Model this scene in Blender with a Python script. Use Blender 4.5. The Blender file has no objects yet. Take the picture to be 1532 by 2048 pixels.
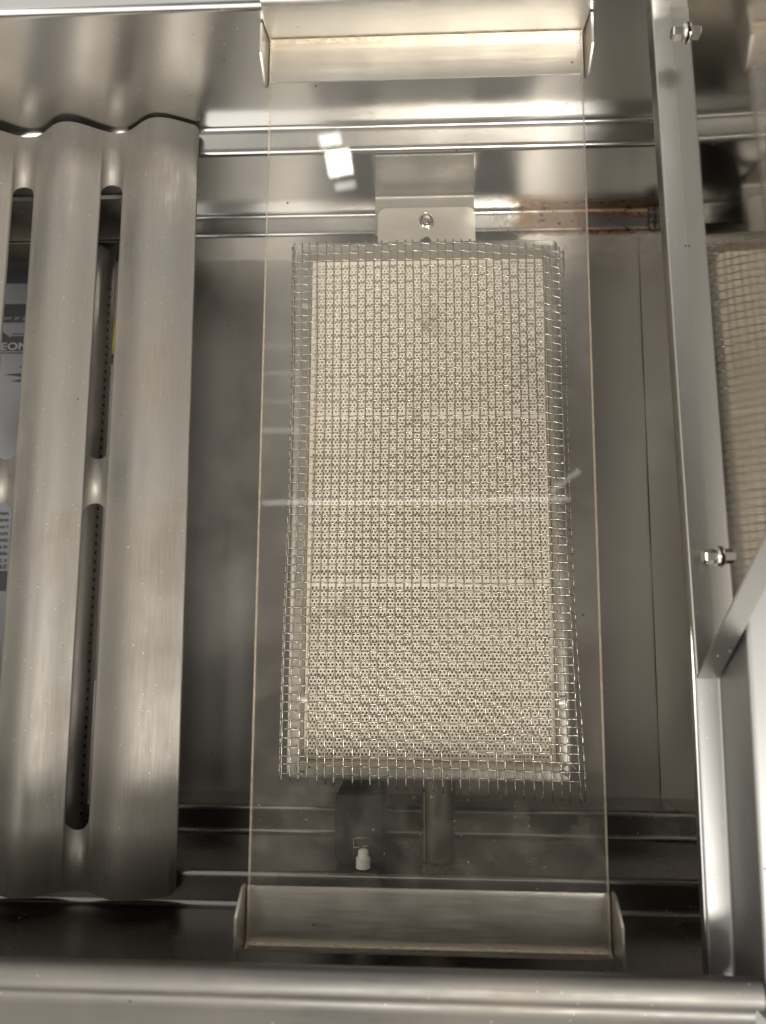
import bpy, bmesh, math, random
from mathutils import Vector, Matrix
random.seed(7)
R = math.radians
sc = bpy.context.scene
col = sc.collection

# ------------------------------------------------------------ camera
H = 0.45                                   # camera height over the ceramic (z = 0)
F, CX, CY = 1540.0, 766.0, 1024.0
n = Vector((74, 206, 1540)).normalized()
d = Vector((.0054, -1, .1334)); d = (d - n * d.dot(n)).normalized()
e = n.cross(d)
cam_d = bpy.data.cameras.new("camera"); cam = bpy.data.objects.new("camera", cam_d); col.objects.link(cam)
cam.matrix_world = Matrix(((e.x, -e.y, -e.z, 0), (d.x, -d.y, -d.z, 0), (-n.x, n.y, n.z, H), (0, 0, 0, 1)))
cam_d.sensor_fit = 'HORIZONTAL'; cam_d.sensor_width = 36; cam_d.lens = 36 * F / 1532
cam_d.clip_start = .01; cam_d.clip_end = 50
cam_d.dof.use_dof = True; cam_d.dof.focus_distance = .432; cam_d.dof.aperture_fstop = 9.0
sc.camera = cam

# ------------------------------------------------------------ room light
w = bpy.data.worlds.new("World"); sc.world = w; w.use_nodes = True
nt = w.node_tree; bg = nt.nodes["Background"]
tc = nt.nodes.new("ShaderNodeTexCoord"); sx = nt.nodes.new("ShaderNodeSeparateXYZ")
nt.links.new(tc.outputs["Generated"], sx.inputs[0])
rp = nt.nodes.new("ShaderNodeValToRGB"); rp.color_ramp.interpolation = 'EASE'
dt = nt.nodes.new("ShaderNodeVectorMath"); dt.operation = 'DOT_PRODUCT'; dt.inputs[1].default_value = (0, -.07, .9975)
nt.links.new(tc.outputs["Generated"], dt.inputs[0]); nt.links.new(dt.outputs["Value"], rp.inputs[0])                       # dim ceiling, brighter walls all round
cr = rp.color_ramp
cr.elements[0].position = 0; cr.elements[0].color = (.32, .31, .29, 1)
cr.elements[1].position = 1; cr.elements[1].color = (.075, .068, .06, 1)
for p, c in ((.38, (.85, .82, .77, 1)), (.60, (1.15, 1.12, 1.06, 1)), (.865, (1.15, 1.12, 1.06, 1)), (.918, (.42, .405, .38, 1)), (.958, (.09, .086, .080, 1))):
    el = cr.elements.new(p); el.color = c
no = nt.nodes.new("ShaderNodeTexNoise"); no.inputs["Scale"].default_value = 1.6; no.inputs["Detail"].default_value = 2
nt.links.new(tc.outputs["Generated"], no.inputs[0])
m1 = nt.nodes.new("ShaderNodeMapRange")
for i, v in enumerate((.35, .65, .82, 1.2)): m1.inputs[i + 1].default_value = v
nt.links.new(no.outputs["Fac"], m1.inputs[0])
vm = nt.nodes.new("ShaderNodeVectorMath"); vm.operation = 'SCALE'
nt.links.new(rp.outputs[0], vm.inputs[0]); nt.links.new(m1.outputs[0], vm.inputs["Scale"])
fb_ = nt.nodes.new("ShaderNodeMapRange")                     # the open shop front behind the camera is the bright side
for i, v in enumerate((-.8, .6, 1.55, .62)): fb_.inputs[i + 1].default_value = v
nt.links.new(sx.outputs["Y"], fb_.inputs[0])
v2 = nt.nodes.new("ShaderNodeVectorMath"); v2.operation = 'SCALE'
nt.links.new(vm.outputs[0], v2.inputs[0]); nt.links.new(fb_.outputs[0], v2.inputs["Scale"])
nt.links.new(v2.outputs[0], bg.inputs[0]); bg.inputs[1].default_value = 1.0

def area(name, loc, target, sx_, sy_, power, color):
    l = bpy.data.lights.new(name, 'AREA'); l.shape = 'RECTANGLE'; l.size = sx_; l.size_y = sy_
    l.energy = power; l.color = color
    o = bpy.data.objects.new(name, l); col.objects.link(o); o.location = loc
    o.rotation_euler = (Vector(target) - Vector(loc)).to_track_quat('-Z', 'Y').to_euler()
    return o
area('key_lamp', (.42, -1.12, 1.95), (.02, .03, 0), 1.0, .26, 41, (1, .965, .905))
area('ceiling_lamp', (1.40, -.45, 2.0), (.05, -.05, 0), .40, 1.4, 3.5, (1, .98, .95))
area('ceiling_lamp', (-1.35, -.10, 1.75), (-.1, 0, 0), .22, .6, 3, (1, .94, .86))
def seen_in_glass(px, py, dist):
    """where a lamp hangs that the pane mirrors at this spot of the photograph"""
    r = Vector((px - CX, py - CY, F)); t = (H - .0885) / r.dot(n); g = Vector((r.dot(e) * t, r.dot(d) * t, .0885))
    return g + Vector((g.x, g.y, .3615)).normalized() * dist, g
def level_lamp(name, px, py, wd, ht, pw, color, roll=0.):
    p, g = seen_in_glass(px, py, 2.2); z = (p - g).normalized(); x = (Vector((1, 0, 0)) - z * z.x).normalized(); y = z.cross(x)
    o = area(name, p, g, wd, ht, pw, color)
    o.rotation_euler = (Matrix((x, y, z)).transposed() @ Matrix.Rotation(roll, 3, 'Z')).to_euler()
for (px, py, wd, ht, pw) in ((660, 278, .066, .036, .060), (678, 324, .074, .072, .36), (690, 370, .062, .022, .022)):
    level_lamp('distant_window', px, py, wd, ht, pw, (1, .97, .93), .14)
for (px, py, wd, ht, L_, ro) in ((830, 1001, 1.02, .012, 3.6, .012), (560, 860, .13, .012, 2.0, 0), (560, 745, .12, .006, 1.6, 0), (555, 692, .11, .005, 1.4, 0), (560, 802, .12, .006, 1.4, 0), (1130, 962, .12, .014, 2.4, .65)):
    level_lamp('tube_lamp', px, py, wd, ht, L_ * 3.14 * wd * ht, (1, .96, .88), ro)
sc.view_settings.view_transform = 'Standard'; sc.view_settings.look = 'None'
sc.view_settings.gamma = 1; sc.view_settings.exposure = .28
sc.cycles.max_bounces = 14; sc.cycles.glossy_bounces = 8; sc.cycles.transparent_max_bounces = 16
sc.cycles.caustics_reflective = True; sc.cycles.blur_glossy = 1.0; sc.cycles.use_denoising = True

def at(px, py, z):
    r = Vector((px - CX, py - CY, F)); t = (H - z) / r.dot(n)
    return Vector((r.dot(e) * t, r.dot(d) * t, z))
def atX(px, py, X):
    r = Vector((px - CX, py - CY, F)); t = X / r.dot(e)
    return Vector((X, r.dot(d) * t, H - r.dot(n) * t))

# ------------------------------------------------------------ materials
class NT:
    def __init__(s, name):
        s.m = bpy.data.materials.new(name); s.m.use_nodes = True
        s.t = s.m.node_tree; s.b = s.t.nodes["Principled BSDF"]
        s.tc = s.t.nodes.new("ShaderNodeTexCoord")
    def N(s, typ, **kw):
        x = s.t.nodes.new("ShaderNode" + typ)
        for k, v in kw.items():
            if k.startswith('i_'): x.inputs[k[2:].replace('_', ' ')].default_value = v
            else: setattr(x, k, v)
        return x
    def L(s, a, b): s.t.links.new(a, b)
    def noise(s, scale, detail=3, vec=(1, 1, 1), rough=.55, dist=0.):
        mp = s.N("Mapping"); mp.inputs["Scale"].default_value = vec
        s.L(s.tc.outputs["Object"], mp.inputs[0])
        no = s.N("TexNoise"); no.inputs["Scale"].default_value = scale
        no.inputs["Detail"].default_value = detail; no.inputs["Roughness"].default_value = rough
        no.inputs["Distortion"].default_value = dist
        s.L(mp.outputs[0], no.inputs[0]); return no.outputs["Fac"]
    def rng(s, src, a, b, c, d_):
        m_ = s.N("MapRange"); 
        for i, v in enumerate((a, b, c, d_)): m_.inputs[i + 1].default_value = v
        s.L(src, m_.inputs[0]); return m_.outputs[0]
    def mix(s, fac, a, b):
        m_ = s.N("Mix", data_type='RGBA')
        if isinstance(fac, float): m_.inputs[0].default_value = fac
        else: s.L(fac, m_.inputs[0])
        for k, v in ((6, a), (7, b)):
            if isinstance(v, tuple): m_.inputs[k].default_value = v + (1,) if len(v) == 3 else v
            else: s.L(v, m_.inputs[k])
        return m_.outputs[2]
    def math(s, op, a, b=0.):
        m_ = s.N("Math", operation=op)
        for k, v in ((0, a), (1, b)):
            if isinstance(v, (int, float)): m_.inputs[k].default_value = v
            else: s.L(v, m_.inputs[k])
        return m_.outputs[0]

def specks(M, scale, size, keep):
    """small scattered spots: 1 inside a spot"""
    v = M.N("TexVoronoi"); v.inputs["Scale"].default_value = scale
    M.L(M.tc.outputs["Object"], v.inputs[0])
    a = M.math('LESS_THAN', v.outputs["Distance"], size)
    sp = M.N("SeparateColor"); M.L(v.outputs["Color"], sp.inputs[0])
    b = M.math('LESS_THAN', sp.outputs[0], keep)
    return M.math('MULTIPLY', a, b)

def metal(name, base=(.60, .57, .53), rough=.25, brush=None, bump=.0, dirt=.15, dust=0., aniso=0., rvar=.08, dirt_col=(.30, .26, .21)):
    M = NT(name); b = M.b
    b.inputs["Metallic"].default_value = 1
    big = M.noise(14, 5); mid = M.noise(60, 3)
    sm = M.rng(big, .42, .75, 0, dirt)
    c = M.mix(sm, base, dirt_col)
    r = M.rng(mid, .3, .7, rough - rvar * .5, rough + rvar * .5)
    if brush:
        br = M.noise(1.0, 2, brush)
        r = M.math('ADD', r, M.rng(br, .3, .7, -.05, .05))
        if bump:
            bp = M.N("Bump"); bp.inputs["Strength"].default_value = bump; bp.inputs["Distance"].default_value = .0002
            M.L(br, bp.inputs["Height"]); M.L(bp.outputs[0], b.inputs["Normal"])
    r = M.math('ADD', r, M.math('MULTIPLY', sm, .5))
    if dust:
        s1 = specks(M, 260, .075, dust * .5); s2 = specks(M, 640, .14, dust)
        ss = M.math('MULTIPLY', M.math('MAXIMUM', s1, s2), .8)
        c = M.mix(ss, c, (.75, .72, .66))
        M.L(M.math('SUBTRACT', 1.0, ss), b.inputs["Metallic"])
        dk = specks(M, 75, .035, .35)
        c = M.mix(dk, c, (.05, .04, .03))
    M.L(c, b.inputs["Base Color"]); M.L(r, b.inputs["Roughness"])
    b.inputs["Anisotropic"].default_value = aniso
    return M.m

def plain(name, base, rough=.5, metallic=0., var=.15, scale=200, bump=0.):
    M = NT(name); no = M.noise(scale, 4)
    c = M.mix(M.rng(no, .3, .7, 0, var), base, tuple(x * .45 for x in base))
    M.L(c, M.b.inputs["Base Color"]); M.b.inputs["Roughness"].default_value = rough
    M.b.inputs["Metallic"].default_value = metallic
    if bump:
        bp = M.N("Bump"); bp.inputs["Strength"].default_value = bump; bp.inputs["Distance"].default_value = .0002
        M.L(no, bp.inputs["Height"]); M.L(bp.outputs[0], M.b.inputs["Normal"])
    return M.m

MAT = {}
MAT['plate'] = metal('brushed_sear_plate_steel', (.275, .256, .226), .56, (900, 45, 900), .03, .50, .06, rvar=.05)
MAT['polished'] = metal('polished_liner_steel', (.76, .745, .715), .15, None, 0, .12, .05, rvar=.03)
MAT['floorm'] = metal('liner_floor_steel', (.44, .415, .38), .33, None, .0, .15, .05, rvar=.04)
MAT['bracket'] = metal('bracket_steel', (.38, .368, .345), .30, None, 0, .10, .08, rvar=.04)
MAT['rim'] = metal('dull_rim_steel', (.15, .143, .132), .48, (30, 900, 900), .02, .35, .03)
MAT['mirror'] = metal('polished_bracket_steel', (.60, .58, .54), .055, None, 0, .10, .03, rvar=.02)
MAT['cradle'] = metal('warm_cradle_steel', (.62, .59, .54), .36, (40, 900, 900), .04, .15, .10)
MAT['frame'] = metal('burner_frame_steel', (.40, .38, .345), .38, (400, 400, 400), .05, .15, .05)
MAT['wire'] = metal('mesh_wire_steel', (.36, .335, .295), .24, None, 0, .3, 0)
MAT['bolt'] = metal('bolt_steel', (.72, .69, .64), .12, None, 0, .1, 0)
MAT['dark_steel'] = metal('dark_oxidised_steel', (.10, .088, .075), .42, None, 0, .4, .05)
MAT['tab'] = metal('tab_steel', (.62, .60, .56), .42, (300, 300, 300), .05, .1, .10)
MAT['frontm'] = metal('shaded_front_liner_steel', (.20, .19, .175), .24, None, 0, .2, .05, rvar=.03)  # liner steel darkened for the front wall, its shade put into the colour
MAT['shelfm'] = metal('pale_shelf_steel', (.33, .325, .315), .46, None, 0, .10, .06, rvar=.03)
MAT['strap'] = metal('matt_strap_steel', (.36, .345, .32), .50, (300, 300, 300), .05, .15, .10)
MAT['tube'] = metal('tube_burner_steel', (.22, .20, .18), .45, (60, 600, 600), .05, .3, 0)
MAT['black'] = plain('black_enamel', (.006, .006, .006), .7)
MAT['black_hole'] = plain('hole_shade_black', (.008, .007, .006), .8)  # black stands in for the shade inside ports and tile holes
MAT['porcelain'] = plain('white_porcelain', (.78, .76, .70), .3, var=.1)
MAT['gold'] = plain('brass_wire', (.55, .42, .22), .3, 1.)
MAT['paper'] = plain('grey_white_paper', (.30, .30, .31), .6, var=.06, scale=60)
MAT['ink'] = plain('black_ink', (.02, .02, .022), .5)
MAT['yellow'] = plain('yellow_card', (.75, .62, .03), .5)
MAT['card'] = plain('white_card', (.6, .58, .55), .6)
MAT['weld'] = metal('burnt_weld', (.30, .29, .28), .40, None, 0, .9, .0, dirt_col=(.12, .07, .04))

def ceramic():
    M = NT('cream_ceramic'); b = M.b
    a = M.noise(45, 4); c2 = M.noise(500, 4)
    c = M.mix(M.rng(a, .35, .65, 0, .6), (.90, .84, .73), (.85, .775, .64))
    c = M.mix(M.rng(c2, .45, .75, 0, .35), c, (.70, .60, .45))
    # grease and soot spots with a shape of their own
    so = M.noise(30, 5); c = M.mix(M.rng(so, .62, .74, 0, .55), c, (.20, .16, .12))
    M.L(c, b.inputs["Base Color"]); b.inputs["Roughness"].default_value = .85
    bp = M.N("Bump"); bp.inputs["Strength"].default_value = .4; bp.inputs["Distance"].default_value = .0002
    M.L(c2, bp.inputs["Height"]); M.L(bp.outputs[0], b.inputs["Normal"])
    return M.m
MAT['ceramic'] = ceramic()

def glass():
    M = NT('dusty_glass'); t = M.t; t.nodes.remove(M.b); out = [x for x in t.nodes if x.type == 'OUTPUT_MATERIAL'][0]
    tr = M.N("BsdfTransparent"); tr.inputs[0].default_value = (.99, .98, .96, 1)
    gl = M.N("BsdfGlossy"); gl.inputs["Roughness"].default_value = .015
    fr = M.N("Fresnel"); fr.inputs[0].default_value = 1.5
    m1 = M.N("MixShader"); M.L(fr.outputs[0], m1.inputs[0]); M.L(tr.outputs[0], m1.inputs[1]); M.L(gl.outputs[0], m1.inputs[2])
    df = M.N("BsdfDiffuse"); df.inputs[0].default_value = (.72, .66, .56, 1)
    a = M.noise(9, 4, dist=.6); b_ = M.noise(60, 6)
    film = M.math('ADD', M.rng(a, .35, .7, .004, .034), M.rng(b_, .5, .8, 0, .03))
    sp = M.math('MAXIMUM', specks(M, 330, .05, .12), specks(M, 90, .022, .3))
    film = M.math('MAXIMUM', film, M.math('MULTIPLY', sp, .7))
    # fine scratches
    sc1 = M.noise(1, 1, (8, 900, 1)); film = M.math('MAXIMUM', film, M.rng(sc1, .80, .86, 0, .25))
    m2 = M.N("MixShader"); M.L(film, m2.inputs[0]); M.L(m1.outputs[0], m2.inputs[1]); M.L(df.outputs[0], m2.inputs[2])
    dk = M.N("BsdfDiffuse"); dk.inputs[0].default_value = (.03, .025, .02, 1)
    ds = M.math('MULTIPLY', specks(M, 70, .04, .30), .9)
    m3 = M.N("MixShader"); M.L(ds, m3.inputs[0]); M.L(m2.outputs[0], m3.inputs[1]); M.L(dk.outputs[0], m3.inputs[2])
    M.L(m3.outputs[0], out.inputs[0]); return M.m
def glass_edge():
    M = NT('ground_glass_edge'); t = M.t; t.nodes.remove(M.b); out = [x for x in t.nodes if x.type == 'OUTPUT_MATERIAL'][0]
    tr = M.N("BsdfTransparent"); tr.inputs[0].default_value = (.95, .93, .88, 1)
    gl = M.N("BsdfGlossy"); gl.inputs["Roughness"].default_value = .25; gl.inputs[0].default_value = (.9, .82, .70, 1)
    df = M.N("BsdfDiffuse"); df.inputs[0].default_value = (.80, .70, .56, 1)
    m1 = M.N("MixShader"); m1.inputs[0].default_value = .5; M.L(gl.outputs[0], m1.inputs[1]); M.L(df.outputs[0], m1.inputs[2])
    m2 = M.N("MixShader"); M.L(M.rng(M.noise(300, 4), .35, .65, .6, 1.0), m2.inputs[0]); M.L(tr.outputs[0], m2.inputs[1]); M.L(m1.outputs[0], m2.inputs[2])
    M.L(m2.outputs[0], out.inputs[0]); return M.m
MAT['glass'] = glass(); MAT['glass_edge'] = glass_edge()

def stained():
    """polished liner with a burnt, rust-rimmed weld stain at its right end"""
    m = metal('polished_liner_with_weld_burn', (.66, .65, .63), .20, None, 0, .12, .03, rvar=.03)
    M = NT.__new__(NT); M.m = m; M.t = m.node_tree; M.b = M.t.nodes["Principled BSDF"]
    M.tc = [x for x in M.t.nodes if x.type == 'TEX_COORD'][0]
    src = M.b.inputs["Base Color"].links[0].from_socket; rs = M.b.inputs["Roughness"].links[0].from_socket
    s = M.N("SeparateXYZ"); M.L(M.tc.outputs["Object"], s.inputs[0])
    x = s.outputs[0]; y = M.math('ADD', s.outputs[1], .07); z = M.math('ADD', s.outputs[2], -.098)
    nz = M.noise(48, 6, rough=.65)
    def box(v, c, h, soft):   # 1 inside |v-c|<h, wobbly edge
        dd = M.math('ABSOLUTE', M.math('SUBTRACT', v, c))
        dd = M.math('ADD', dd, M.rng(nz, .2, .8, -h * .75, h * .75))
        return M.rng(dd, h, h + soft, 1, 0)
    low = M.math('MULTIPLY', M.rng(z, -.052, -.045, 1, 0), M.rng(z, -.070, -.0625, .12, 1))
    outer = M.math('MULTIPLY', M.math('MULTIPLY', box(x, .146, .066, .030), box(y, .274, .009, .006)), low)
    rim = M.math('MULTIPLY', M.math('MULTIPLY', box(x, .150, .034, .005), box(y, .272, .0055, .0020)), low)
    core = M.math('MULTIPLY', M.math('MULTIPLY', box(x, .150, .030, .004), box(y, .2715, .0038, .0015)), low)
    c = M.mix(M.math('MULTIPLY', outer, M.rng(M.noise(90, 4), .3, .7, .55, 1.0)), src, (.36, .225, .11))
    c = M.mix(M.math('MULTIPLY', rim, M.rng(M.noise(110, 4), .35, .65, .5, 1.0)), c, (.34, .12, .04))
    c = M.mix(M.math('MULTIPLY', core, .9), c, (.22, .24, .245))
    sp = M.math('MULTIPLY', M.rng(M.noise(160, 3), .60, .66, 0, 1), outer)
    c = M.mix(M.math('MULTIPLY', sp, .85), c, (.05, .03, .02))
    rz = M.math('MULTIPLY', M.rng(z, -.062, -.030, 1, 0), M.rng(M.math('ABSOLUTE', M.math('SUBTRACT', x, .150)), .005, .045, 1, 0))
    soot = M.math('MULTIPLY', M.math('MULTIPLY', rz, M.rng(y, .2795, .2808, 0, 1)), M.rng(nz, .35, .6, .25, 1))
    c = M.mix(M.math('MULTIPLY', soot, .8), c, (.10, .075, .05))
    M.L(c, M.b.inputs["Base Color"])
    r = M.math('ADD', rs, M.math('MULTIPLY', outer, .28)); M.L(r, M.b.inputs["Roughness"])
    return m
MAT['stained'] = stained()

# ------------------------------------------------------------ builders
def link(name, me, mat=None, parent=None, smooth=None):
    o = bpy.data.objects.new(name, me); col.objects.link(o)
    if mat is not None: me.materials.append(MAT[mat] if isinstance(mat, str) else mat)
    if parent: o.parent = parent
    if smooth is not None:
        me.polygons.foreach_set('use_smooth', [True] * len(me.polygons))
        if smooth < 180: me.set_sharp_from_angle(angle=R(smooth))
    return o
def mesh(name, vs, fs):
    me = bpy.data.meshes.new(name); me.from_pydata([tuple(v) for v in vs], [], fs); me.update(); return me
def tag(o, label=None, cat=None, group=None, kind=None):
    for k, v in (('label', label), ('category', cat), ('group', group), ('kind', kind)):
        if v: o[k] = v
    return o
def empty(name, loc, label, cat, group=None):
    o = bpy.data.objects.new(name, None); col.objects.link(o); o.location = loc; o.empty_display_size = .02
    return tag(o, label, cat, group)
def put(name, bm, mat, parent=None, smooth=35):
    """bm is in world coordinates; the object gets its origin at its parent's"""
    me = bpy.data.meshes.new(name); bmesh.ops.recalc_face_normals(bm, faces=bm.faces); bm.to_mesh(me); bm.free()
    if parent: me.transform(Matrix.Translation(-parent.location))
    return link(name, me, mat, parent, smooth)
def boxbm(lo, hi, bev=0.0, bm=None):
    bm = bm or bmesh.new(); vs = [bm.verts.new((x, y, z)) for x in (lo[0], hi[0]) for y in (lo[1], hi[1]) for z in (lo[2], hi[2])]
    fs = [bm.faces.new([vs[i] for i in f]) for f in ((0, 1, 3, 2), (4, 6, 7, 5), (0, 4, 5, 1), (2, 3, 7, 6), (0, 2, 6, 4), (1, 5, 7, 3))]
    if bev: bmesh.ops.bevel(bm, geom=list({ed for f in fs for ed in f.edges}), offset=bev, segments=2, affect='EDGES', profile=.5)
    return bm
def rounded(pts, rad, seg=5):
    """round the corners of an open 2D polyline; rad one value or a list for the inner points"""
    out = [Vector(pts[0])]
    for i in range(1, len(pts) - 1):
        p, a, b = Vector(pts[i]), Vector(pts[i - 1]), Vector(pts[i + 1])
        u, v = (a - p), (b - p); r = rad if not isinstance(rad, (list, tuple)) else rad[i - 1]
        r = min(r, u.length * .49, v.length * .49)
        A, B = p + u.normalized() * r, p + v.normalized() * r
        for k in range(seg + 1):
            t = k / seg; out.append(A * (1 - t) ** 2 + p * 2 * t * (1 - t) + B * t * t)
    out.append(Vector(pts[-1])); return out
def extrude_profile(prof, place0, place1, th, closed=False, nseg=1):
    """sheet of thickness th following a 2D profile; place0/1 turn (a,b) into a world point at either end"""
    P = [Vector(p) for p in prof]; N_ = []
    for i in range(len(P)):
        t = (P[min(i + 1, len(P) - 1)] - P[max(i - 1, 0)]).normalized(); N_.append(Vector((-t.y, t.x)))
    Q = [p + m_ * th for p, m_ in zip(P, N_)]
    ring = P + Q[::-1]; bm = bmesh.new(); k = len(ring)
    rows = []
    for s in range(nseg + 1):
        f = s / nseg
        rows.append([bm.verts.new(Vector(place0(*p)).lerp(Vector(place1(*p)), f)) for p in ring])
    for s in range(nseg):
        for i in range(k): bm.faces.new((rows[s][i], rows[s][(i + 1) % k], rows[s + 1][(i + 1) % k], rows[s + 1][i]))
    h = len(P)
    for row in (rows[0], rows[-1]):
        for i in range(h - 1): bm.faces.new((row[i], row[i + 1], row[k - 2 - i], row[k - 1 - i]))
    return bm
def sheet_poly(outer, holes, frame, th, bev=0):
    """flat plate with real holes; frame(a,b,c) -> world, c = thickness direction"""
    bm = bmesh.new(); allv = []
    def loop(pts):
        vs = [bm.verts.new((p[0], p[1], 0)) for p in pts]
        return [bm.edges.new((vs[i], vs[(i + 1) % len(vs)])) for i in range(len(vs))]
    es = loop(outer)
    for h in holes: es += loop(h)
    bmesh.ops.triangle_fill(bm, use_beauty=True, use_dissolve=False, edges=es)
    r = bmesh.ops.extrude_face_region(bm, geom=bm.faces[:])
    for v in [x for x in r['geom'] if isinstance(x, bmesh.types.BMVert)]: v.co.z = th
    for v in bm.verts: v.co = frame(*v.co)
    return bm
def circle(cx, cy, r, k=20): return [(cx + r * math.cos(2 * math.pi * i / k), cy + r * math.sin(2 * math.pi * i / k)) for i in range(k)]
def rrect(x0, y0, x1, y1, r, k=5, corners=(1, 1, 1, 1)):
    out = []
    for (cx_, cy_, a0, on) in ((x1 - r, y1 - r, 0, corners[0]), (x0 + r, y1 - r, 90, corners[1]), (x0 + r, y0 + r, 180, corners[2]), (x1 - r, y0 + r, 270, corners[3])):
        if on:
            for i in range(k + 1):
                a = R(a0 + 90 * i / k); out.append((cx_ + r * math.cos(a), cy_ + r * math.sin(a)))
        else:
            out.append((cx_ + (r if a0 in (0, 270) else -r), cy_ + (r if a0 in (0, 90) else -r)))
    return out
def tube_pts(pts, r, k=6, bm=None, cap=True):
    bm = bm or bmesh.new(); pts = [Vector(p) for p in pts]; rows = []
    ref = Vector((0, 0, 1))
    if abs((pts[-1] - pts[0]).normalized().z) > .8: ref = Vector((0, 1, 0))
    for i, p in enumerate(pts):
        t = (pts[min(i + 1, len(pts) - 1)] - pts[max(i - 1, 0)]).normalized()
        a = t.cross(ref).normalized(); b = a.cross(t); rr = r[i] if isinstance(r, (list, tuple)) else r
        rows.append([bm.verts.new(p + (a * math.cos(2 * math.pi * j / k) + b * math.sin(2 * math.pi * j / k)) * rr) for j in range(k)])
    for i in range(len(rows) - 1):
        for j in range(k): bm.faces.new((rows[i][j], rows[i][(j + 1) % k], rows[i + 1][(j + 1) % k], rows[i + 1][j]))
    if cap: bm.faces.new(rows[0]); bm.faces.new(rows[-1])
    return bm

# ------------------------------------------------------------ the firebox (thing with parts)
FLOOR = -.098; L1 = .013; L2 = -.061; RIM = .109; XR = .163; XL = -.62
fb = empty('grill_firebox', (0, .07, FLOOR), 'stepped stainless steel firebox tub of a gas grill that everything else sits in', 'grill')
B = .0026
px_ = lambda X: (lambda a, b: (X, a, b))
rear = rounded([(.40, RIM + .001), (.2987, RIM), (.2985, L1), (.2815, L1), (.2815, L2), (.2660, L2), (.2660, FLOOR - .004)], [.004, .0042, .0038, .0036, .0034], 6)
o = put('rear_wall', extrude_profile(rear, px_(XL), px_(XR + .0005), .0010), 'stained', fb, 50)
o['label'] = 'stepped rear wall with burnt weld stain at its right end'
front = rounded([(-.1215, FLOOR - .004), (-.1215, L2), (-.1385, L2), (-.1385, L1), (-.1568, L1), (-.1572, .108)], [.0034, .0034, .0038, .0040], 6)
put('front_wall', extrude_profile(front, px_(XL), px_(XR + .0005), .0010), 'frontm', fb, 50)
# front rim: bull-nosed lip that overhangs the front wall
lip = rounded([(-.1570, .1085), (-.1420, .114), (-.1382, .126), (-.1500, .1275), (-.1535, .115), (-.24, .148)], [.003, .0055, .0055, .006], 8)
put('front_rim', extrude_profile(lip, px_(XL), px_(.1318), .0012), 'rim', fb, 60)
bm = bmesh.new(); gx = 24
vs = [[bm.verts.new((XL + (XR - XL) * i / gx, -.1215 + .3875 * j / 24, FLOOR + .0004 * math.sin(i * .8) * math.sin(j * .45))) for j in range(25)] for i in range(gx + 1)]
for i in range(gx):
    for j in range(24): bm.faces.new((vs[i][j], vs[i + 1][j], vs[i + 1][j + 1], vs[i][j + 1]))
put('liner_floor', bm, 'floorm', fb, 180)
# right liner wall, then the long side shelf and the wall above it
side = rounded([(XR, FLOOR - .004), (XR, .088), (.1265, .088), (.1212, .0975), (.1320, .0978), (.1325, .131), (.26, .134)], [.003, .002, .0009, .003, .004], 5)
fy = lambda Y: (lambda a, b: (a, Y, b))
put('side_wall', extrude_profile(side[:14], fy(-.1575), fy(.300), .0010), 'polished', fb, 50)
shelf = rounded([(.1212, .0900), (.1212, .0975), (.1318, .0978), (.1332, .125), (.27, .128)], [.0012, .0014, .0022], 5)
put('side_shelf', extrude_profile(shelf, fy(-.1540), fy(.33), -.0010), 'shelfm', fb, 60)
# lumpy weld where rear ledge meets the right wall
bm = bmesh.new(); pts = [];
for i in range(18):
    pts.append((XR - .0022 + random.uniform(-.0006, .0006), .2650 + i * .0011, L2 + .0008 + random.uniform(-.0003, .0005)))
tube_pts(pts, [random.uniform(.0014, .0030) for _ in pts], 8, bm)
put('weld_bead', bm, 'weld', fb, 180)

bm = bmesh.new(); tube_pts([(XR - .0004 + .0002 * math.sin(i * 2.1), -.12 + i * .0386, FLOOR + .0006) for i in range(11)], .0009, 6, bm)
put('corner_seam', bm, 'bracket', fb, 180)

# ------------------------------------------------------------ screwed side bracket
A0 = Vector((.1212, -.0256)); A1 = Vector((.1146, .304))        # its left edge, slightly skewed
sb = empty('side_bracket', (.1212, -.0256, .0985), 'long grey steel angle bracket screwed along the right wall, cut off diagonally at the front', 'bracket')
dirv = (A1 - A0).normalized(); nrm = Vector((dirv.y, -dirv.x))
def br(a, b, c):  # a along, b away from the left edge, c height
    p = A0 + dirv * a + nrm * b; return (p.x, p.y, c)
LB = (A1 - A0).length
prof = rounded([(0, .0915), (0, .0992), (.0093, .0992)], [.0012], 4)
put('flange', extrude_profile(prof, lambda b, c: br(0, b, c), lambda b, c: br(LB, b, c), -.0011), 'bracket', sb, 60)
# upright with diagonal front edge
pa = atX(1400, 1350, .1212); pb = atX(1532, 1090, .1212)
slope = (pb.z - pa.z) / (pb.y - pa.y)
zt = .195; ac = (zt - .0992) / slope
up = [(0.0, .0992), (LB, .0992), (LB, zt), (ac, zt)]
put('upright', sheet_poly(up, [], lambda a, b, c: Vector(br(a, .0093 + c, b)), .0011), 'mirror', sb, 40)
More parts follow.
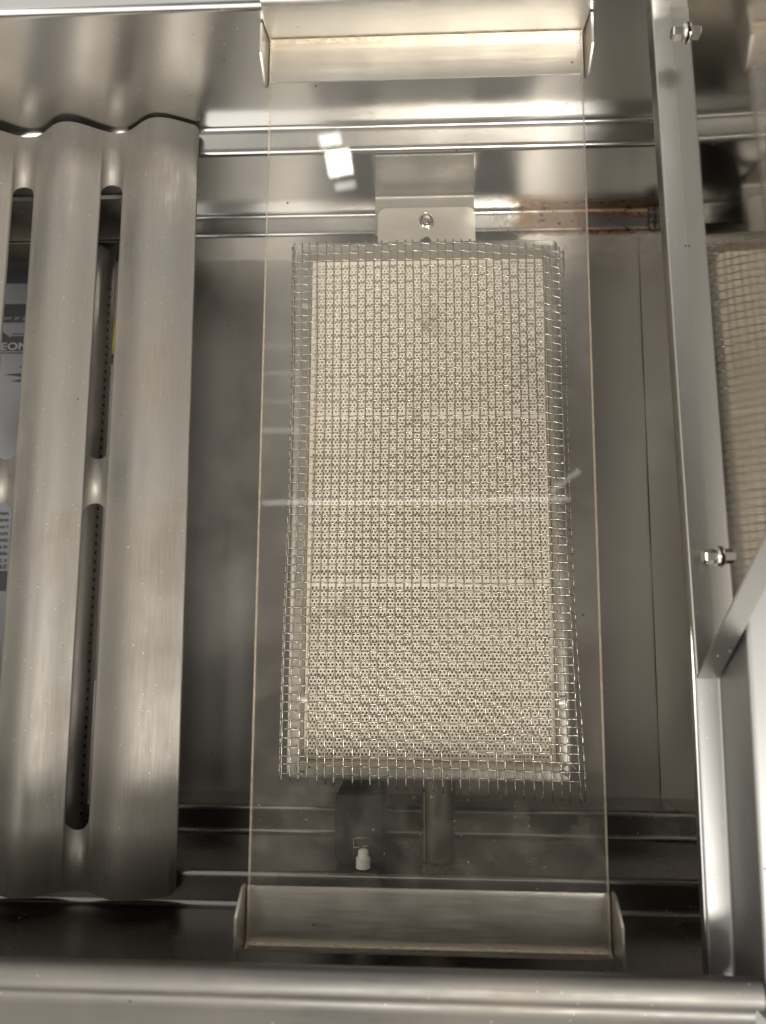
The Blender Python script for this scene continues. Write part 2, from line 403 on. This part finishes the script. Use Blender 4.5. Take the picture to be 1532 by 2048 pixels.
# folded lip along the diagonal
L_ = .0100
lipf = [(0, 0), (ac, 0)]
bm = bmesh.new()
q = []
for (a, c) in ((0, .0992), (ac, zt)):
    for (off, da) in ((0, 0), (.0093, 0)):
        for th in (0, .0011): q.append(bm.verts.new(br(a - th - .0003, off, c + th * .3)))
for f in ((0, 2, 6, 4), (1, 5, 7, 3), (0, 4, 5, 1), (2, 3, 7, 6), (0, 1, 3, 2), (4, 6, 7, 5)): bm.faces.new([q[i] for i in f])
put('diagonal_lip', bm, 'bracket', sb, 40)
def hexbolt(P, label, tilt):
    t = empty('hex_bolt', P, label, 'bolt', 'hex bolts screwed into the side bracket')
    def lathe(prof, k, mat, name, hexa=False):
        bm = bmesh.new(); rows = []
        for (x, r) in prof: rows.append([bm.verts.new((x, r * math.cos(2 * math.pi * j / k + tilt), r * math.sin(2 * math.pi * j / k + tilt))) for j in range(k)])
        for i in range(len(rows) - 1):
            for j in range(k): bm.faces.new((rows[i][j], rows[i][(j + 1) % k], rows[i + 1][(j + 1) % k], rows[i + 1][j]))
        bm.faces.new(rows[0]); bm.faces.new(rows[-1])
        bmesh.ops.recalc_face_normals(bm, faces=bm.faces)
        me = bpy.data.meshes.new(name); bm.to_mesh(me); bm.free(); return link(name, me, mat, t, 25)
    lathe([(0, .0022), (-.0004, .0047), (-.0010, .0048), (-.0016, .0044), (-.0020, .0036)], 24, 'bolt', 'washer')
    lathe([(-.0019, .0033), (-.0058, .0033), (-.0064, .0029), (-.0062, .0018)], 6, 'bolt', 'hex_head')
    return t
pr = A0 + nrm * .0093
def on_upright(px, py):
    lo, hi = .05, .3
    X = .128
    for _ in range(12):
        p = atX(px, py, X); a = (Vector((p.x, p.y)) - A0).dot(dirv); X = (A0 + dirv * a + nrm * .0092).x
    return atX(px, py, X)
hexbolt(on_upright(1371, 66), 'shiny hex bolt near the top right corner, reflected in the bracket behind it', .3)
hexbolt(on_upright(1437, 1113), 'duller hex bolt low on the bracket just above the diagonal cut', .1)

# ------------------------------------------------------------ wavy sear plate
sp = empty('sear_plate', (-.19, .07, .013), 'wavy stainless sear plate with long slots lying left of the glass', 'sear plate')
def swave(X):
    if X > -.1585:                       # last flank: an even slope down to the edge
        u = (X + .1585) / .026
        return .0142 + .0136 - .0098 * (u * u * (2 - u) if u < 1 else u)
    return .0142 + .0068 * (1 + math.cos(2 * math.pi * (X + .1585) / .0560))
YA, YB = .2968, -.1500
cols = [i * .0010 - .345 for i in range(int((.345 - .1325) / .001) + 1)]
slots = []
for xc in (-.1885, -.2440, -.2995): slots.append((xc, .0065))
rowsY = [(.2615, .0895), (.0635, -.1185)]
for xc, r in slots:
    cols = [c for c in cols if abs(c - xc) > r + .0006]
    cols += [xc + r * math.sin(R(a)) for a in range(-90, 91, 15)]
cols.sort()
def colbreaks(X):
    for xc, r in slots:
        if abs(X - xc) <= r + 1e-7:
            c = math.sqrt(max(0, r * r - (X - xc) ** 2)); out = [YA]
            for y0, y1 in rowsY: out += [y0 - r + c, y1 + r - c]
            return out + [YB], True
    out = [YA]
    for y0, y1 in rowsY: out += [y0 - .005, y1 + .005]
    return out + [YB], False
bm = bmesh.new(); prev = None
for X in cols:
    ys, ins = colbreaks(X)
    edge = max(0, X + .1325 + .006); cut = 0
    if X > -.1365: cut = .004 * ((X + .1365) / .004) ** 2
    ys = [ys[0] - cut - max(0, -X - .15) * .022] + ys[1:-1] + [ys[-1] + cut]
    skew = lambda y: (.0022 - (y - YB) / (YA - YB) * .0044) if X > -.15 else 0   # right edge runs very slightly askew
    vv = [bm.verts.new((X + max(0, (X + .16) / .0275) * (.0018 - (y - YB) / (YA - YB) * .0040), y, swave(X))) for y in ys]
    if prev:
        pv, px0 = prev; mid = (X + px0) / 2
        inside = any(abs(mid - xc) < r for xc, r in slots)
        for i in range(5):
            if inside and i in (1, 3): continue
            bm.faces.new((pv[i], vv[i], vv[i + 1], pv[i + 1]))
    prev = (vv, X)
o = put('corrugated_sheet', bm, 'plate', sp, 60)
m_ = o.modifiers.new('thick', 'SOLIDIFY'); m_.thickness = .0013; m_.offset = 0; m_.use_even_offset = True

rb = empty('slot_shade_bar', (-.38, .255, -.03), 'dark bar added under the far end of the wavy sear plate to shade its slots', 'added bar')
put('bar_top', boxbm((-.615, .250, -.034), (-.172, .2795, -.031), .001), 'dark_steel', rb, 40)  # bar added only to keep the upper slot ends dark
put('bar_lip', boxbm((-.615, .2478, -.060), (-.172, .2498, -.031), .0008), 'dark_steel', rb, 40)

# ------------------------------------------------------------ tube burner under the plate
tb = empty('tube_burner', (-.217, .07, -.04), 'dark steel tube burner with a row of ports under the sear plate slots', 'burner')
TX, TZ, TR = -.2180, -.036, .0118
prof = [(.2468, .002), (.2458, .007), (.2425, .0100), (.2380, TR), (.1, TR), (-.10, TR), (-.14, TR)]
bm = bmesh.new(); tube_pts([(TX, y, TZ) for y, r in prof], [r for y, r in prof], 28, bm); put('tube', bm, 'tube', tb, 50)
bm = bmesh.new()
for k in range(60):
    y = .215 - k * .0057; a = R(22)
    for s in (-1,):
        c = Vector((TX + math.cos(a) * (TR + .0001), y, TZ + math.sin(a) * (TR + .0001)))
        t2 = Vector((-math.sin(a), 0, math.cos(a)))
        vs = [bm.verts.new(c + t2 * .0011 * math.cos(j * math.pi / 4) + Vector((0, 1, 0)) * .0012 * math.sin(j * math.pi / 4)) for j in range(8)]; bm.faces.new(vs)
put('port_row', bm, 'black_hole', tb, 180)  # flat black discs, the shade of the openings put into their colour

# ------------------------------------------------------------ leaflet on the firebox floor, seen through the left slots
ZP = FLOOR + .004
A = at(-60, 470, ZP); Bp = at(70, 1420, ZP)
lf = empty('printed_leaflet', ((A.x + Bp.x) / 2, (A.y + Bp.y) / 2, ZP), 'grey printed leaflet with black banner and lettering lying under the left slots', 'leaflet')
bm = boxbm((A.x, Bp.y, ZP - .0004), (Bp.x, A.y, ZP)); put('paper_sheet', bm, 'paper', lf, 180)
def flat(name, pts, mat, z, parent, th=.0001):
    bm = bmesh.new(); f = bm.faces.new([bm.verts.new((p[0], p[1], z)) for p in pts])
    if f.normal.z < 0: f.normal_flip()
    return put(name, bm, mat, parent, 180)
def pxpoly(pts, z): return [at(x, y, z) for x, y in pts]
z1 = ZP + .0003
flat('slot_shade_patch', pxpoly([(-60, 471), (68, 471), (68, 567), (-60, 567)], z1), 'ink', z1, lf)  # added dark patch, not print: shades the upper part of the left slot
flat('banner', pxpoly([(-40, 608), (60, 608), (60, 645), (-40, 645)], z1), 'ink', z1, lf)
arc = [(-40, 702), (-40, 690)] + [(-25 + i * 6.4, 672 - 16 * math.sin(math.pi * i / 7) ** .8) if i < 4 else (-25 + i * 6.4, 660 + (i - 4) * 5.0) for i in range(8)] + [(24, 672), (62, 672), (62, 702)]
flat('logo_banner', pxpoly(arc, z1), 'ink', z1, lf)
flat('logo_rule', pxpoly([(-40, 705), (62, 705), (62, 707), (-40, 707)], z1), 'ink', z1, lf)
flat('logo_rule', pxpoly([(25, 667), (62, 667), (62, 669), (25, 669)], z1), 'ink', z1, lf)
flat('star_point', pxpoly([(8, 749), (44, 746), (44, 754)], z1), 'ink', z1, lf)
flat('star_point', pxpoly([(20, 763), (44, 758), (44, 764)], z1), 'ink', z1, lf)
flat('star_point', pxpoly([(37, 733), (46, 731), (46, 737)], z1), 'ink', z1, lf)
flat('black_block', pxpoly([(-40, 1142), (30, 1142), (30, 1182), (-40, 1182)], z1), 'ink', z1, lf)
def text(s, px, py, hpx, mat, z, parent, name='lettering', al='LEFT', bold=0., sx=1.):
    cu = bpy.data.curves.new(name, 'FONT'); cu.body = s; cu.size = hpx / .7 * (H - z) / 1480; cu.align_x = al
    cu.offset = bold
    o = bpy.data.objects.new('tmp', cu); col.objects.link(o); bpy.context.view_layer.update()
    me = bpy.data.meshes.new_from_object(o.evaluated_get(bpy.context.evaluated_depsgraph_get()))
    bpy.data.objects.remove(o); bpy.data.curves.remove(cu)
    p = at(px, py, z); me.transform(Matrix.Translation(p - parent.location) @ Matrix.Diagonal((sx, 1, 1, 1)))
    me.materials.clear(); me.name = name
    return link(name, me, mat, parent)
z2 = ZP + .0006
text('NAPOLEON', 56, 699, 15, 'paper', z2, lf, al='RIGHT', bold=.00012, sx=1.28)
text('infrared   gas   grill', 58, 638, 6, 'paper', z2, lf, al='RIGHT')
for i, s in enumerate(['the gas from', 'aucune amo', 'air or i', 'gaz com', 'be voici', 'fois in', 'suitable', 'out, v', 'TABLE']):
    text(s, 17 - i * .6, 1030 + i * 13.4, 8, 'ink', z2, lf, al='RIGHT', bold=.00008)
# cardboard strip right of the tube, with a yellow band
cs = empty('card_strip', (-.196, .08, -.075), 'thin white card strip with yellow band beside the tube burner', 'card')
ZC = -.070
put('strip', boxbm((at(196, 1200, ZC).x, at(190, 1362, ZC).y, ZC - .0006), (at(262, 700, ZC).x, at(240, 480, ZC).y, ZC)), 'card', cs, 180)
put('yellow_band', boxbm((at(196, 1200, ZC).x, at(225, 708, ZC).y, ZC + .0002), (at(262, 700, ZC).x, at(232, 636, ZC).y, ZC + .0008)), 'yellow', cs, 180)
put('dark_band', boxbm((at(196, 1200, ZC).x, at(225, 728, ZC).y, ZC + .0002), (at(262, 700, ZC).x, at(232, 709, ZC).y, ZC + .0006)), 'dark_steel', cs, 180)

# ------------------------------------------------------------ infrared burner
ib = empty('infrared_burner', (.0055, .066, -.045), 'infrared gas burner with cream perforated ceramic tiles in a steel frame', 'burner')
CX0, CX1, CY0, CY1 = -.0665, .0765, -.0815, .2165        # ceramic opening
FX0, FX1, FY0, FY1 = -.0745, .0815 + .0012, -.0905, .2240  # frame outline
ZF = .010
def frame_ring():
    bm = bmesh.new()
    prof = [(0, -.045), (0, ZF - .0015), (.0004, ZF - .0004), (.0015, ZF), (.0062, ZF), (.0075, ZF - .0003), (.0080, ZF - .0014), (.0081, -.006)]
    rings = []
    for (i_, z) in prof:
        fx0 = FX0 + (CX0 - FX0) * i_ / .0081; fx1 = FX1 + (CX1 - FX1) * i_ / .0081
        fy0 = FY0 + (CY0 - FY0) * i_ / .0081; fy1 = FY1 + (CY1 - FY1) * i_ / .0081
        rings.append([bm.verts.new((x, y, z)) for x, y in rrect(fx0, fy0, fx1, fy1, .004 if i_ < .004 else .0015, 4)])
    for a, b in zip(rings, rings[1:]):
        for j in range(len(a)): bm.faces.new((a[j], a[(j + 1) % len(a)], b[(j + 1) % len(a)], b[j]))
    return bm
put('burner_frame', frame_ring(), 'frame', ib, 40)
put('burner_body', boxbm((FX0 + .002, FY0 + .002, -.060), (FX1 - .002, FY1 - .002, -.018), .003), 'dark_steel', ib, 40)
PITCH = .00222; ROWP = PITCH * math.sqrt(3) / 2; HR = .00075
def tile(y0, y1, x0, x1, z, seed):
    rnd = random.Random(seed); bm_v, fs = [], []
    def V(x, y, zz): bm_v.append((x, y, zz)); return len(bm_v) - 1
    mg = .0025
    nr = int((y1 - y0 - 2 * mg) / ROWP); nc = int((x1 - x0 - .003) / PITCH)
    sy = (y0 + y1) / 2 - nr * ROWP / 2; sx_ = (x0 + x1) / 2 - nc * PITCH / 2
    DEEP = .011; k = 6; hexr = PITCH / math.sqrt(3)
    grid = {}
    def key(x, y): return (round(x * 2e5), round(y * 2e5))
    def G(x, y):
        kk = key(x, y)
        for dx in (-1, 0, 1):
            for dy in (-1, 0, 1):
                if (kk[0] + dx, kk[1] + dy) in grid: return grid[(kk[0] + dx, kk[1] + dy)]
        grid[kk] = V(x, y, z); return grid[kk]
    for r in range(nr + 1):
        off = PITCH / 2 if r % 2 else 0
        for c in range(nc + (0 if r % 2 else 1)):
            cx, cy = sx_ + c * PITCH + off, sy + r * ROWP
            hr = HR * rnd.uniform(.93, 1.06)
            hx = [G(cx + hexr * math.cos(R(30 + 60 * i)), cy + hexr * math.sin(R(30 + 60 * i))) for i in range(6)]
            hi = [V(cx + hr * math.cos(R(30 + 60 * i)), cy + hr * math.sin(R(30 + 60 * i)), z) for i in range(6)]
            mid = []
            lo = [V(cx + hr * math.cos(R(30 + 60 * i)), cy + hr * math.sin(R(30 + 60 * i)), z - DEEP) for i in range(6)]
            for i in range(6):
                j = (i + 1) % 6; fs.append((hx[i], hx[j], hi[j], hi[i])); fs.append((hi[i], hi[j], lo[j], lo[i]))
    me = mesh('ceramic_tile', bm_v, fs)
    # solid margin round the perforated field, butted 0.02 mm below the field
    bm = bmesh.new(); bm.from_mesh(me)
    X0, X1 = sx_ - PITCH * .5, sx_ + nc * PITCH + PITCH * .5; Y0, Y1 = sy - hexr * .9, sy + nr * ROWP + hexr * .9
    zz = z - .00004; out = [(x0, y0), (x1, y0), (x1, y1), (x0, y1)]; inn = [(X0 + PITCH * .45, Y0 + hexr * .4), (X1 - PITCH * .45, Y0 + hexr * .4), (X1 - PITCH * .45, Y1 - hexr * .4), (X0 + PITCH * .45, Y1 - hexr * .4)]
    a = [bm.verts.new((x, y, zz)) for x, y in out]; b = [bm.verts.new((x, y, zz)) for x, y in inn]; c = [bm.verts.new((x, y, z - .012)) for x, y in out]
    for i in range(4):
        j = (i + 1) % 4; bm.faces.new((a[i], a[j], b[j], b[i])); bm.faces.new((c[i], c[j], a[j], a[i]))
    # between the zigzag ends of the rows
    for v in bm.verts: v.co.z += 0
    bm.to_mesh(me); bm.free()
    me.transform(Matrix.Translation(-ib.location))
    return link('ceramic_tile', me, 'ceramic', ib)
ty = [CY0 + .0002, .0185, .1185, CY1 - .0002]
tile(ty[0], ty[1] - .0002, CX0 + .0003, CX1 - .0003, .0, 1)
tile(ty[1] + .0002, ty[2] - .0002, CX0 + .0003, CX1 - .0003, .0006, 2)
tile(ty[2] + .0002, ty[3], CX0 + .0003, CX1 - .0003, .0001, 3)
put('dark_plenum', boxbm((CX0, CY0, -.0125), (CX1, CY1, -.0115)), 'black_hole', ib, 180)
# little folded clips on the frame
def clip(px, py, w_, h_, rot=0, mat='tab'):
    p = at(px, py, ZF + .001); bm = boxbm((-w_ / 2, -h_ / 2, -.0006), (w_ / 2, h_ / 2, .0005), .0004)
    bmesh.ops.rotate(bm, verts=bm.verts, matrix=Matrix.Rotation(rot, 3, 'Z')); bmesh.ops.translate(bm, verts=bm.verts, vec=p)
    return put('folded_clip', bm, mat, ib, 40)
clip(606, 1399, .0062, .0036); clip(1124, 1401, .0068, .0038, R(8)); clip(1103, 617, .0066, .0034); clip(612, 612, .006, .0032)
for (px, py) in ((606, 1535), (1138, 1540), (1106, 520), (612, 512)):       # crimped corners
    p = at(px, py, ZF + .0008); bm = bmesh.new()
    tube_pts([p + Vector((.0035 * math.cos(a), .0030 * math.sin(a), .0006 * math.sin(3 * a))) for a in [R(x) for x in range(0, 300, 20)]], .0007, 6, bm)
    put('crimped_corner', bm, 'frame', ib, 180)
for k in range(0):
    pass
# rear mounting tab with rounded corners, bolt slot and pilot hole
zt_ = -.030
p0, p1 = at(756, 417, zt_), at(950, 417, zt_); pb_ = at(853, 443, zt_); ph = at(853, 483, zt_)
out = rrect(p0.x, .205, p1.x, p0.y, .0055, 5, (1, 1, 0, 0))
put('mounting_tab', sheet_poly(out, [circle(ph.x, ph.y, .0034), circle(pb_.x, pb_.y + .0004, .0048)], lambda a, b, c: Vector((a, b, zt_ - c)), .0015), 'tab', ib, 40)
bm = bmesh.new(); tube_pts([(pb_.x + .0050 * math.cos(a), pb_.y + .0002 + .0058 * math.sin(a), zt_ + .0002) for a in [R(x) for x in range(0, 361, 20)]], .0005, 8, bm, cap=False)
put('bolt_slot_rim', bm, 'bolt', ib, 180)
# vertical hanging strap on the riser behind it
ms = [(.2805, .0125), (.2795, .010), (.2785, -.040), (.262, -.0425), (.235, -.0425)]
mp = rounded([(.2806, .0100), (.2800, -.036), (.2510, -.0365)], [.004], 5)
xa, xb = at(750, 330, 0.0).x, at(949, 330, 0.0).x
st = put('hanging_strap', extrude_profile(mp, lambda a, b: (at(751, 360, b).x, a, b), lambda a, b: (at(948, 360, b).x, a, b), -.0012), 'strap', None, 40)
tag(st, 'plain matt steel strap hanging on the rear step above the burner tab', 'strap')
bo = empty('tab_bolt', (pb_.x, pb_.y, zt_), 'small round-headed bolt fixing the burner tab to its strap', 'bolt')
bm = bmesh.new(); rows = [(.0044, -.0045), (.0040, -.0010), (.0036, -.0008), (.0030, -.0004), (.0028, .0034), (.0020, .0042), (.0008, .0044)]
rr = []
for r_, z_ in rows: rr.append([bm.verts.new((pb_.x + r_ * math.cos(2 * math.pi * j / 20), pb_.y + r_ * math.sin(2 * math.pi * j / 20), zt_ + z_)) for j in range(20)])
for a, b in zip(rr, rr[1:]):
    for j in range(20): bm.faces.new((a[j], a[(j + 1) % 20], b[(j + 1) % 20], b[j]))
bm.faces.new(rr[-1]); put('bolt_head', bm, 'bolt', bo, 30)
# inlet neck towards the front
q0, q1 = at(878, 1556, -.050), at(878, 1752, -.050)
bm = bmesh.new(); ys_ = [FY0 + .004, -.105, -.125, -.1376]
tube_pts([(at(878, 1650, 0).x, y, -.0125) for y in ys_], [.0105, .0098, .0090, .0090], 20, bm); put('inlet_neck', bm, 'dark_steel', ib, 50)
put('neck_seam', boxbm((at(848, 1650, -.006).x - .0002, -.1374, -.020), (at(848, 1650, -.006).x + .0004, FY0 + .002, -.006)), 'frame', ib, 40)

# ------------------------------------------------------------ igniter
ig = empty('igniter', (at(715, 1660, .003).x, at(715, 1660, .003).y, -.03), 'black igniter box with white porcelain electrode in front of the burner', 'igniter')
a_, b_ = at(668, 1736, .003), at(768, 1588, .003)
put('box_shell', boxbm((a_.x, -.1374, -.035), (b_.x, b_.y, .003), .0030), 'black', ig, 40)
c_ = at(726, 1735, .0075)
def lathe_y(prof, cx, cz, k, mat, name, parent):
    bm = bmesh.new(); rows = [[bm.verts.new((cx + r * math.cos(2 * math.pi * j / k), y, cz + r * math.sin(2 * math.pi * j / k))) for j in range(k)] for y, r in prof]
    for a, b in zip(rows, rows[1:]):
        for j in range(k): bm.faces.new((a[j], a[(j + 1) % k], b[(j + 1) % k], b[j]))
    bm.faces.new(rows[0]); bm.faces.new(rows[-1]); return put(name, bm, mat, parent, 35)
yy = lambda py: at(726, py, .008).y
lathe_y([(yy(1737), .0040), (yy(1716), .0040), (yy(1715), .0030), (yy(1702), .0028), (yy(1699), .0015)], c_.x, .0066, 18, 'porcelain', 'porcelain_sleeve', ig)
bm = bmesh.new()
tube_pts([(at(707, 1676, .006).x, yy(1679), .0060), (at(738, 1674, .006).x, yy(1677), .0060)], .0003, 6, bm)
tube_pts([(at(707, 1676, .006).x, yy(1698), .0060), (at(721, 1674, .006).x, yy(1696), .0060)], .0003, 6, bm)
tube_pts([(at(726, 1676, .006).x, yy(1696), .0060), (at(738, 1674, .006).x, yy(1693), .0060)], .0003, 6, bm)
tube_pts([(at(707, 1676, .006).x, yy(1679), .0060), (at(708, 1674, .006).x, yy(1715), .0060)], .0002, 6, bm)
put('electrode_clip', bm, 'gold', ig, 180)

# ------------------------------------------------------------ wire mesh
wm = empty('wire_mesh', (.006, .065, .016), 'woven stainless wire mesh resting over the ceramic burner, frayed at its front edge', 'wire mesh')
SP = .00475; NV, NH = 38, 65; WR = .00046
def msurf(s, t):
    """s: arc distance across (0 = left fold), t: distance from the rear row; gives the crest surface"""
    flat_w = .1548; x0 = -.0738
    ls = s - 2.3 * SP
    z = .0175
    if ls < 0:                        # left flank folds down
        a = min(1.0, -ls / .004); x = x0 - (.0028 * a - .0006 * max(0, -ls - .004) / .01); z -= max(0, -ls - .0012) * .93
    elif ls > flat_w:
        g = ls - flat_w; a = min(1.0, g / .004); x = x0 + flat_w + .0036 * a + .0010 * max(0, g - .004) / .01; z -= max(0, g - .0022) * .9
    else: x = x0 + ls
    f = t / (64 * SP)
    y = .2178 - t
    # slack: the right rear corner sags forward, the front right runs long
    u = min(1, max(0, ls / flat_w))
    y += -.0075 * max(0, (u - .62) / .38) ** 2 * max(0, 1 - f) ** 1.5 - .0020 * u * f + .0006 * math.sin(u * 3.1) * (1 - f)
    x += .0034 * u * f + .0010 * math.sin(f * 5 + u * 2) 
    x += .0022 * (1 - f) * (u - 0) * -0.6
    z += .0016 * math.sin(u * 3.14) * math.sin(f * 3.14) + .0010 * math.sin(f * 9 + u * 4) * .5 + (.004 * max(0, u - .8) / .2 * (1 - f) ** 3)
    return Vector((x, y, z))
rw = random.Random(3)
sj = [rw.gauss(0, .00016) for _ in range(NV)]; tj = [rw.gauss(0, .00016) for _ in range(NH)]
for i in range(NV):
    s = i * SP + sj[i]; pts = []; rad = []
    ext = .0040 + .0085 * max(0, (i - 2)) / NV + rw.uniform(-.0004, .0006)
    ph0 = rw.uniform(0, 6); 
    tt = -.0022 - rw.uniform(0, .0006); tend = 64 * SP + ext; m = 0
    k = -1
    steps = int((tend - tt) / (SP / 2)) + 1
    for q_ in range(steps + 1):
        t = tt + (tend - tt) * q_ / steps
        p = msurf(s + .00022 * math.sin(t * 60 + ph0) , t)
        p.z += WR * 1.0 * math.cos(math.pi * t / SP) * (1 if i % 2 else -1)
        if t > 64 * SP: p.z -= (t - 64 * SP) ** 2 * 18
        pts.append(p)
    bm = bmesh.new(); tube_pts(pts, WR, 6, bm); put('wire', bm, 'wire', wm, 180)
for j in range(NH):
    t = j * SP + tj[j]; ph0 = rw.uniform(0, 6); pts = []
    s0 = -.0015 - rw.uniform(0, .0005); s1 = (NV - 1) * SP + .0015 + rw.uniform(0, .0005); steps = NV * 2 + 2
    for q_ in range(steps + 1):
        s = s0 + (s1 - s0) * q_ / steps
        p = msurf(s, t + .00025 * math.sin(s * 70 + ph0))
        p.z -= WR * 1.0 * math.cos(math.pi * t / SP) * math.cos(math.pi * s / SP) * (-1 if 1 else 1) * -1 if False else 0
        p.z += WR * math.cos(math.pi * s / SP) * (-1 if j % 2 else 1) * (1)
        p.y += .00012 * math.cos(math.pi * s / SP) * (-1 if j % 2 else 1)
        pts.append(p)
    bm = bmesh.new(); tube_pts(pts, WR * .92, 6, bm); put('wire', bm, 'wire', wm, 180)

# ------------------------------------------------------------ glass pane and its two end cradles
GX0, GX1, GY0, GY1, GZ = -.0778, .0834, -.1466, .2970, .0885
gp = empty('glass_pane', (.003, .077, GZ - .004), 'long clear glass pane, dusty and smudged, lying over the wire mesh and burner', 'glass pane')
bm = boxbm((GX0 + .0006, GY0 + .0006, GZ - .004), (GX1 - .0006, GY1 - .0006, GZ))
for f in list(bm.faces):
    if abs(f.normal.z) < .5 if f.normal.length else True: pass
bm.normal_update()
me = bpy.data.meshes.new('pane'); bmesh.ops.recalc_face_normals(bm, faces=bm.faces)
for f in bm.faces: f.material_index = 0 if abs(f.normal.z) > .5 else 1
bm.to_mesh(me); bm.free(); me.transform(Matrix.Translation(-gp.location))
o = link('pane', me, 'glass', gp); me.materials.append(MAT['glass_edge'])

def cradle(name, label, ysign):
    yw = GY1 + .0010 if ysign > 0 else GY0 - .0012
    c = empty(name, (.003, yw, GZ - .006), label, 'end bracket', 'steel end brackets holding the glass pane')
    yi = at(850, 158, GZ - .0045).y if ysign > 0 else at(850, 1778, GZ - .0045).y
    zf = GZ - .0047; top = .1118
    if ysign > 0:
        pr = rounded([(yi, zf), (yw, zf), (yw + .0012, top), (yw + .045, top + .0015)], [.0009, .003], 5)
    else:
        pr = rounded([(yi, zf), (yw, zf), (yw - .0004, zf + .005)], [.0030], 5)
    put('channel', extrude_profile(pr, px_(GX0 - .0004), px_(GX1 + .0004), .0010 if ysign > 0 else -.0010), 'cradle', c, 50)
    s = ysign
    ear = [(yw - s * .0005, zf - .001), (yw - s * .022, zf - .001), (yw - s * .027, zf + .002), (yw - s * .0265, zf + .006), (yw - s * .017, zf + .0150), (yw - s * .0005, zf + .0150)]
    for xs, sg in ((GX0 - .0009, -1), (GX1 + .0009, 1)):
        put('side_ear', sheet_poly(ear, [], lambda a, b, cc, xs=xs, sg=sg: Vector((xs + sg * cc + sg * (b - zf) * .06, a, b)), .0011), 'cradle', c, 40)
cradle('end_bracket', 'bright warm steel bracket holding the far end of the glass at the rear wall', 1)
cradle('end_bracket', 'dull brownish steel end bracket holding the near end of the glass pane', -1)
